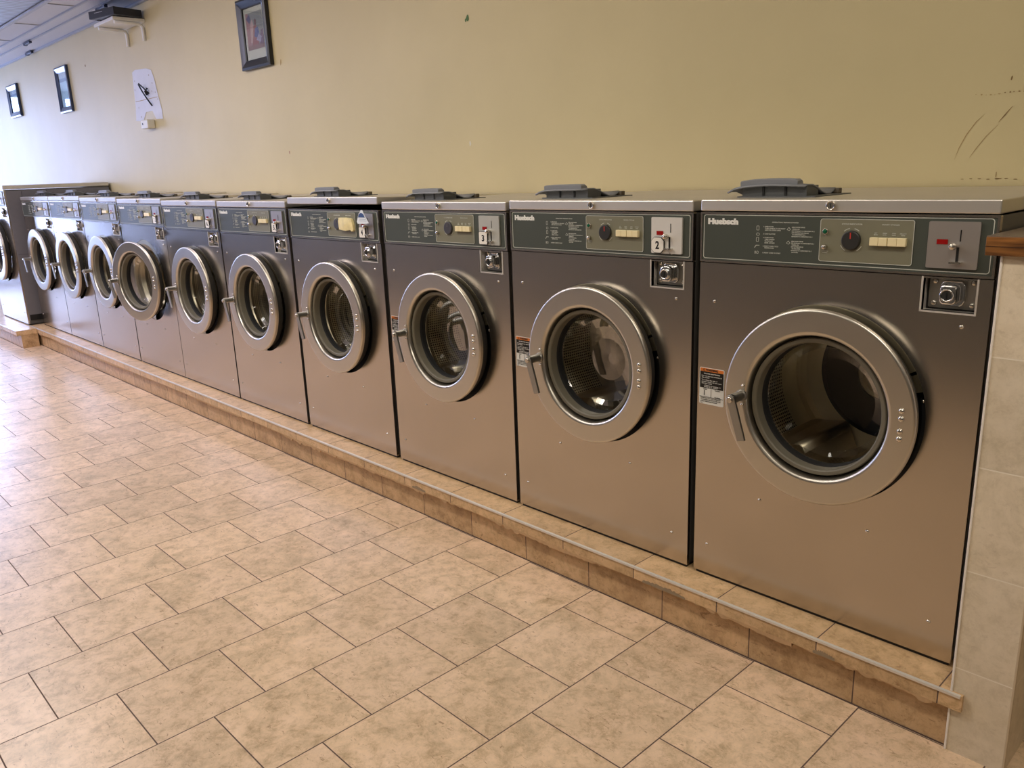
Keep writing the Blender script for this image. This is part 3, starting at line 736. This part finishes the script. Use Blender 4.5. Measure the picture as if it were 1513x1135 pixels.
# far end wall with shop windows
wl = box(-13.65, -13.5, -3.15, -1.75, FZ, 2.72); wl = box(-13.65, -13.5, .62, .95, FZ, 2.72, bm=wl)
wl = box(-13.65, -13.5, -1.75, .62, 2.56, 2.72, bm=wl); wl = box(-13.65, -13.5, -1.75, .62, FZ, FZ+.12, bm=wl)
struct(obj('wall_left', wl, OPPM))
for k, (a, b_) in enumerate(((-1.75, -.56), (-.56, .62))):
    fr = strip_frame(a, b_, FZ+.12, 2.56, .002, .05, 0, .06)
    bmesh.ops.rotate(fr, verts=fr.verts[:], cent=(0, 0, 0), matrix=Matrix.Rotation(PI/2, 3, 'Z'))
    bmesh.ops.translate(fr, verts=fr.verts[:], vec=(-13.54, 0, 0))
    bar = box(-13.60, -13.54, a+.05, b_-.05, .82, .88)
    w_ = struct(obj('window_%d' % (k+1), [(fr, BLACKG), (bar, BLACKG)], None))
    w_['label'] = 'tall shop window in a dark frame'
    obj('pane', box(-13.573, -13.567, a+.045, b_-.045, FZ+.16, 2.52), PANE, w_)

# wall marks
marks = []
def blob(x, z, rx, rz, m, nm, rot=0, seed=0, n=14):
    b = bmesh.new(); c = b.verts.new((x, .7988, z)); vs = []
    for i in range(n):
        a = 2*PI*i/n; k = 1+.5*noise.noise(Vector((math.cos(a)*1.5+seed, math.sin(a)*1.5, seed)))
        dx, dz = rx*k*math.cos(a), rz*k*math.sin(a)
        vs.append(b.verts.new((x+dx*math.cos(rot)-dz*math.sin(rot), .7988, z+dx*math.sin(rot)+dz*math.cos(rot))))
    for i in range(n): b.faces.new((c, vs[(i+1) % n], vs[i]))
    return obj(nm, b, m, wb)
SC = plain('scuff_brown', (132, 104, 62), .8)
SCL = plain('scuff_faint', (172, 146, 96), .8)
blob(-2.593, 1.914, .010, .013, plain('old_green_paint', (84, 116, 72), .8), 'paint_chip', seed=1)
blob(-2.607, 1.907, .006, .007, MATS['old_green_paint'], 'paint_chip', seed=4)
blob(-2.616, 1.344, .006, .013, plain('filler_white', (214, 210, 194), .8), 'paint_chip', seed=2)
blob(-4.404, 1.373, .007, .010, plain('chip_red', (172, 130, 110), .8), 'paint_chip', seed=3)
blob(-4.401, 1.921, .006, .016, SCL, 'scuff_mark', -.3, 5)
blob(-8.05, 2.30, .014, .010, SC, 'scuff_mark', 0, 6)
blob(-.240, 1.412, .0022, .006, SC, 'scuff_mark', -.2, 7)
for i in range(12): blob(-.330+i*.0125+random.uniform(-.003, .003), 1.372+random.uniform(-.003, .003), random.uniform(.001, .005), random.uniform(.0008, .0022), SC if i > 5 else SCL, 'scuff_mark', random.uniform(-.3, .3), i+10, 8)
def stroke(pts, w, m):
    b = bmesh.new(); A = []; B = []
    for i, (x, z) in enumerate(pts):
        k = w*math.sin(PI*(i+.3)/(len(pts)-.4)); A.append(b.verts.new((x-k, .7988, z+k*.4))); B.append(b.verts.new((x+k, .7988, z-k*.4)))
    for i in range(len(pts)-1): b.faces.new((A[i], B[i], B[i+1], A[i+1]))
    obj('scuff_mark', b, m, wb)
stroke([(-.372, 1.190), (-.362, 1.225), (-.345, 1.262), (-.322, 1.297), (-.300, 1.318)], .0012, SCL)
stroke([(-.330, 1.195), (-.315, 1.220), (-.290, 1.255), (-.262, 1.285)], .0010, SCL)
stroke([(-.262, 1.292), (-.248, 1.310), (-.230, 1.334)], .0014, SC)
for i in range(7): blob(-.345+i*.024, 1.131+random.uniform(-.002, .002), .005, .0011, SC, 'scuff_mark', 0, i+40, 8)
blob(-.253, 1.143, .0011, .011, SC, 'scuff_mark', 0, 51, 8); blob(-.246, 1.132, .010, .0012, SC, 'scuff_mark', 0, 52, 8)
# bare patch where a fitting was taken off, with the loose wire
pp = [(-6.91, 2.12), (-6.84, 2.135), (-6.60, 2.12), (-6.50, 2.10), (-6.46, 2.03), (-6.425, 1.90), (-6.385, 1.78), (-6.39, 1.715), (-6.53, 1.722), (-6.585, 1.790), (-6.725, 1.790), (-6.81, 1.722), (-6.975, 1.735), (-6.94, 1.86), (-6.925, 2.0)]
obj('bare_patch', plate(pp, [], .7978, None), plain('bare_plaster', (216, 218, 224), .7, var=.06, scale=14), wb)
for k, (x, z) in enumerate(((-6.88, 2.05), (-6.56, 2.065), (-6.51, 2.0), (-6.54, 1.94), (-6.47, 1.925), (-6.87, 1.835), (-6.84, 1.76), (-6.90, 1.98), (-6.60, 1.95), (-6.44, 1.87))):
    blob(x, z, .008, .007, plain('hole_grey', (176, 170, 162), .8), 'screw_hole', 0, k+60, 8).location.y -= .0018
obj('tear_line', box(-6.92, -6.44, .7968, .7978, 1.885, 1.889), SCL, wb)
wr = tube([(-6.60, .797, 1.925), (-6.605, .77, 1.955), (-6.63, .765, 1.972), (-6.70, .760, 2.010), (-6.705, .758, 2.005), (-6.66, .765, 1.945), (-6.60, .775, 1.880), (-6.545, .785, 1.828)], .0062, 8)
wr = tube([(-6.615, .79, 1.970), (-6.62, .775, 1.945), (-6.615, .785, 1.915)], .011, 8, wr)
tag(obj('loose_cable', wr, BLACKG), 'loose black cable end sticking out of the bare white wall patch', 'cable')
ad = empty('junction_box', (-6.63, .76, 1.69)); L2 = Vector((-6.63, .76, 1.69))
q = obj('box_body', box(-6.715, -6.565, .735, .799, 1.652, 1.722, .008), plain('box_cream', (216, 210, 190), .5), ad); q.location = -L2
q = obj('box_button', dome(-6.672, 1.690, .736, .010, .004, 14), DIAL, ad); q.location = -L2
tag(ad, 'small cream box on the wall below the bare white patch', 'electrical box')

# picture frames
def frame(x0, x1, z0, z1, w, fm, pic, label, tilt, dep=.028):
    cx, cz = (x0+x1)/2, (z0+z1)/2; hw_, hh = (x1-x0)/2, (z1-z0)/2
    e = empty('picture_frame', (cx, .799, cz))
    f = bmesh.new(); L = []
    for (d, y) in ((0, 0), (0, -dep*.8), (w*.25, -dep), (w*.55, -dep*.8), (w*.9, -dep*.6), (w, -dep*.45), (w, 0)):
        L.append([f.verts.new((s*(hw_-d), y, t*(hh-d))) for s, t in ((-1, -1), (1, -1), (1, 1), (-1, 1))])
    for A, B in zip(L, L[1:]):
        for i in range(4): f.faces.new((A[i], A[(i+1) % 4], B[(i+1) % 4], B[i]))
    bmesh.ops.recalc_face_normals(f, faces=f.faces[:])
    obj('frame_moulding', f, fm, e)
    for n_, b_, m_ in pic(hw_-w, hh-w): obj(n_, b_, m_, e)
    obj('glass', box(-(hw_-w), hw_-w, -dep*.34, -dep*.30, -(hh-w), hh-w), PICG, e)
    e.rotation_euler = (tilt, 0, 0)
    tag(e, label, 'picture frame', 'black picture frames on the wall')
def sky_reflection(a, b):  # bright sky reflected in the frame glass, painted as the print
    m, t, bs = nt('sky_reflection_print')
    tc = node(t, 'ShaderNodeTexCoord'); sp = node(t, 'ShaderNodeSeparateXYZ'); t.links.new(tc.outputs['Object'], sp.inputs[0])
    r = node(t, 'ShaderNodeValToRGB'); e = r.color_ramp.elements
    mr = node(t, 'ShaderNodeMapRange'); mr.inputs['From Min'].default_value = -b; mr.inputs['From Max'].default_value = b
    t.links.new(sp.outputs['Z'], mr.inputs['Value']); t.links.new(mr.outputs['Result'], r.inputs['Fac'])
    for k, (p, c) in enumerate(((0, (196, 232, 244)), (.72, (206, 238, 246)), (.74, (130, 160, 190)), (.82, (140, 168, 196)), (.84, (206, 224, 230)))):
        if k > 1: e.new(p)
        e[k].position = p; e[k].color = lin(c)
    t.links.new(r.outputs['Color'], bs.inputs['Base Color']); bs.inputs['Roughness'].default_value = .5
    return [('print', box(-a, a, -.006, 0, -b, b), m)]
def abstract(a, b):
    pa, z0, z1 = a*.80, -b*.62, b*.80
    def pm(n, c): return plain('paint_'+n, c, .5, var=.28, scale=55)
    parts = [(box(-pa, pa, -.0075, -.006, z0, z1), pm('grey_green', (136, 140, 132)))]
    def pol(pts, m, k): parts.append((prism([(x*pa, z0+(z1-z0)*z) for x, z in pts], -.0077-.0002*k, -.0074), m))
    pol([(-1, .10), (-.55, .05), (-.45, .55), (-.70, 1.0), (-1, 1.0)], pm('rose', (168, 124, 120)), 1)
    pol([(-.95, .86), (-.60, .72), (-.40, .84), (-.55, .97)], pm('violet', (88, 84, 124)), 2)
    pol([(-.60, .20), (-.20, .15), (-.05, .60), (-.25, .82), (-.50, .70)], pm('pale_pink', (196, 168, 160)), 2)
    pol([(-.45, .12), (.35, .12), (.40, .40), (.15, .66), (-.12, .62), (-.25, .35)], pm('brick', (150, 86, 76)), 3)
    pol([(-.10, .34), (.30, .28), (.52, .42), (.40, .58), (.08, .56)], pm('blue', (66, 86, 140)), 4)
    pol([(.10, .24), (.60, .16), (.78, .30), (.45, .40)], pm('lilac', (160, 156, 182)), 5)
    pol([(.45, .10), (1, .10), (1, .50), (.70, .46)], pm('plum', (112, 84, 104)), 3)
    pol([(-1, 0), (1, 0), (1, .12), (-1, .12)], pm('umber', (138, 104, 92)), 3)
    pol([(.02, .66), (.20, .64), (.26, .76), (.14, .82), (.0, .78)], pm('sienna', (120, 80, 70)), 4)
    return [('mount_board', box(-a, a, -.006, 0, -b, b), plain('mount_board', (206, 208, 190), .6)), ('print', parts, None)]
FB = plain('frame_black', (26, 30, 36), .3); FBL = plain('frame_blue_black', (40, 54, 80), .28)
frame(-10.86, -10.41, 2.018, 2.374, .060, FBL, sky_reflection, 'small dark picture frame farthest along the wall, nearest the photo edge', .0)
frame(-8.94, -8.565, 1.935, 2.368, .055, FBL, sky_reflection, 'tall dark picture frame in the middle, left of the shelf', .0)
frame(-4.875, -4.485, 1.915, 2.345, .058, FB, abstract, 'black picture frame with a mounted painting print, right of the shelf', .0, .034)

# shelf and the recorder on it
sf = empty('wall_shelf', (-6.70, .80, 2.45)); L3 = Vector((-6.70, .80, 2.45))
def so(n, b, m):
    q = obj(n, b, m, sf); q.location = -L3
SW = plain('shelf_white', (222, 220, 212), .4)
so('shelf_board', box(-6.925, -6.485, .553, .799, 2.454, 2.477, .002), SW)
for x in (-6.875, -6.515):
    so('bracket', tube([(x, .570, 2.441), (x, .70, 2.441), (x, .755, 2.440), (x, .777, 2.432), (x, .786, 2.412), (x, .786, 2.36), (x, .786, 2.318)], .0125, 12), SW)
tag(sf, 'white bracket shelf high on the wall under the black recorder', 'shelf')
rc = empty('video_recorder', (-6.618, .627, 2.477))
rc.rotation_euler = (0, 0, math.radians(12.6))
rb_ = box(-.170, .170, -.118, .118, .004, .062, .003)
obj('case', rb_, plain('recorder_black', (28, 34, 46), .35), rc)
obj('front_fascia', box(-.172, .172, -.122, -.117, .006, .060, .002), BLACKG, rc)
for x in (-.14, .14):
    for y in (-.06, .095): obj('foot', lathe([(.012, 0), (.012, 1)], 0, 0, 4) if 0 else box(x-.012, x+.012, y-.012, y+.012, 0, .005), BLACK, rc)
obj('button_row', box(-.09, .02, -.1235, -.1215, .040, .044), BARE, rc)
tag(rc, 'flat black video recorder lying askew on the white wall shelf', 'recorder')

# ceiling edge: grid rails, dark clips, light troffer
def rail(n, y0, y1, dz):
    r_ = struct(obj('trim_%d' % n, box(-13.4, 3.1, y0, y1, CZ-dz, CZ+.004), CEILT)); return r_
rail(1, .772, .7995, .012); rail(2, .572, .590, .008); rail(3, .436, .452, .010)
for k, x in enumerate((-11.96, -10.96, -9.96, -8.96, -7.965, -6.96, -5.96, -4.96, -3.96)):
    struct(obj('trim_%d' % (4+k), box(x-.006, x+.006, .21, .440, CZ-.002, CZ+.004), CEILT))
clips = [(-8.93, .575), (-9.60, .755), (-6.83, .60)]
for k, (x, y) in enumerate(clips):
    e = tag(obj('grid_clip', [(box(x-.11, x+.11, y-.014, y+.014, CZ-.026, CZ-.002, .003), plain('clip_dark', (52, 60, 84), .5)), (box(x-.10, x-.06, y-.018, y+.018, CZ-.030, CZ-.020, .002), MATS['clip_dark'])], None, None, (x, y, CZ)),
        ['small dark clip on the ceiling rail, farther from the wall than its neighbour', 'small dark clip on the ceiling edge right against the wall, left of the shelf', 'small dark clip on the ceiling just left of the recorder', 'small dark clip on the ceiling above the recorder'][k], 'ceiling clip', 'dark clips along the ceiling edge')
tr = empty('light_troffer', (-8.6, -.12, CZ))
obj('troffer_frame', plate([(-2.2, -.32), (2.2, -.32), (2.2, .32), (-2.2, .32)], [[(-2.17, -.29), (2.17, -.29), (2.17, .29), (-2.17, .29)]], 0, .014), CEILT, tr)
fr = tr.children[0]; fr.rotation_euler = (-PI/2, 0, 0); fr.location = (0, 0, -.012)
obj('wavy_lens', box(-2.17, 2.17, -.29, .29, -.006, .004), LENS, tr)
tag(tr, 'recessed ceiling light with a wavy grey lens in the top left corner', 'ceiling light')

# ------------------------------------------------------------------ light
def area(name, loc, target, sx, sy, power, color):
    l = bpy.data.lights.new(name, 'AREA'); l.shape = 'RECTANGLE'; l.size = sx; l.size_y = sy; l.energy = power; l.color = color
    o = bpy.data.objects.new(name, l); col.objects.link(o); o.location = loc
    d = Vector(target)-Vector(loc); o.rotation_euler = d.to_track_quat('-Z', 'Y').to_euler()
    return o
area('window_daylight', (-13.75, -.57, 1.25), (-10, -.57, 1.25), 2.3, 2.6, 320, (.50, .60, 1.0))
for x, pw, c in ((1.2, 3.0, (1.0, .87, .68)), (-1.4, 6.0, (1.0, .90, .74)), (-4.0, 15, (1.0, .94, .90)), (-6.8, 25, (.78, .73, 1.0)), (-9.8, 27, (.60, .62, 1.0))):  # wall fill added without fixtures; bluish ones make up for window light
    area('tube_and_fill_light', (x, -2.4, CZ-.06), (x, .8, .7), 1.3, .25, pw, c)
for x, y, pw, c in ((.6, -1.25, 25.5, (1.0, .90, .76)), (-2.2, -1.25, 29.5, (1.0, .92, .82)), (-5.0, -1.25, 37, (1.0, .92, .98)), (-8.2, -1.9, 44, (.84, .80, 1.0))):
    area('tube_and_fill_light', (x, y, CZ-.02), (x, y, 0), 1.3, .3, pw, c)
area('tube_and_fill_light', (-6.0, -1.0, CZ-.05), (-6.0, -3.0, 1.0), 2.4, .25, 18, (1.0, .95, .88))  # added fill without a fixture, brightens the opposite wall the steel mirrors

wd = bpy.data.worlds.new('World'); scn.world = wd; wd.use_nodes = True
wt = wd.node_tree; bg = wt.nodes['Background']
wtc = wt.nodes.new('ShaderNodeTexCoord'); wsp = wt.nodes.new('ShaderNodeSeparateXYZ'); wt.links.new(wtc.outputs['Generated'], wsp.inputs[0])
wr_ = wt.nodes.new('ShaderNodeValToRGB'); we = wr_.color_ramp.elements      # pavement haze below, pale daylight sky above
we[0].position = 0.0; we[0].color = (.30, .34, .40, 1); we[1].position = .06; we[1].color = (.62, .80, 1.0, 1)
wt.links.new(wsp.outputs['Z'], wr_.inputs['Fac']); wt.links.new(wr_.outputs['Color'], bg.inputs['Color']); bg.inputs['Strength'].default_value = 1.3

# ------------------------------------------------------------------ camera
F, YAW, PIT, ROL = 1200.598, .81661, -.25640, -.03692
cy, sy, cp, sp_ = math.cos(YAW), math.sin(YAW), math.cos(PIT), math.sin(PIT)
fwd = Vector((-sy*cp, cy*cp, sp_)); rt = Vector((cy, sy, 0)); up = rt.cross(fwd)
r2 = math.cos(ROL)*rt+math.sin(ROL)*up; u2 = -math.sin(ROL)*rt+math.cos(ROL)*up
cam = bpy.data.cameras.new('camera'); cam.sensor_width = 36; cam.lens = F/1513*36; cam.clip_start = .02
co_ = bpy.data.objects.new('camera', cam); col.objects.link(co_)
M = Matrix(((r2.x, u2.x, -fwd.x, .55157), (r2.y, u2.y, -fwd.y, -1.95321), (r2.z, u2.z, -fwd.z, 1.20502), (0, 0, 0, 1)))
co_.matrix_world = M
scn.camera = co_
scn.view_settings.view_transform = 'Standard'
scn.view_settings.look = 'None'
scn.view_settings.exposure = 0.0
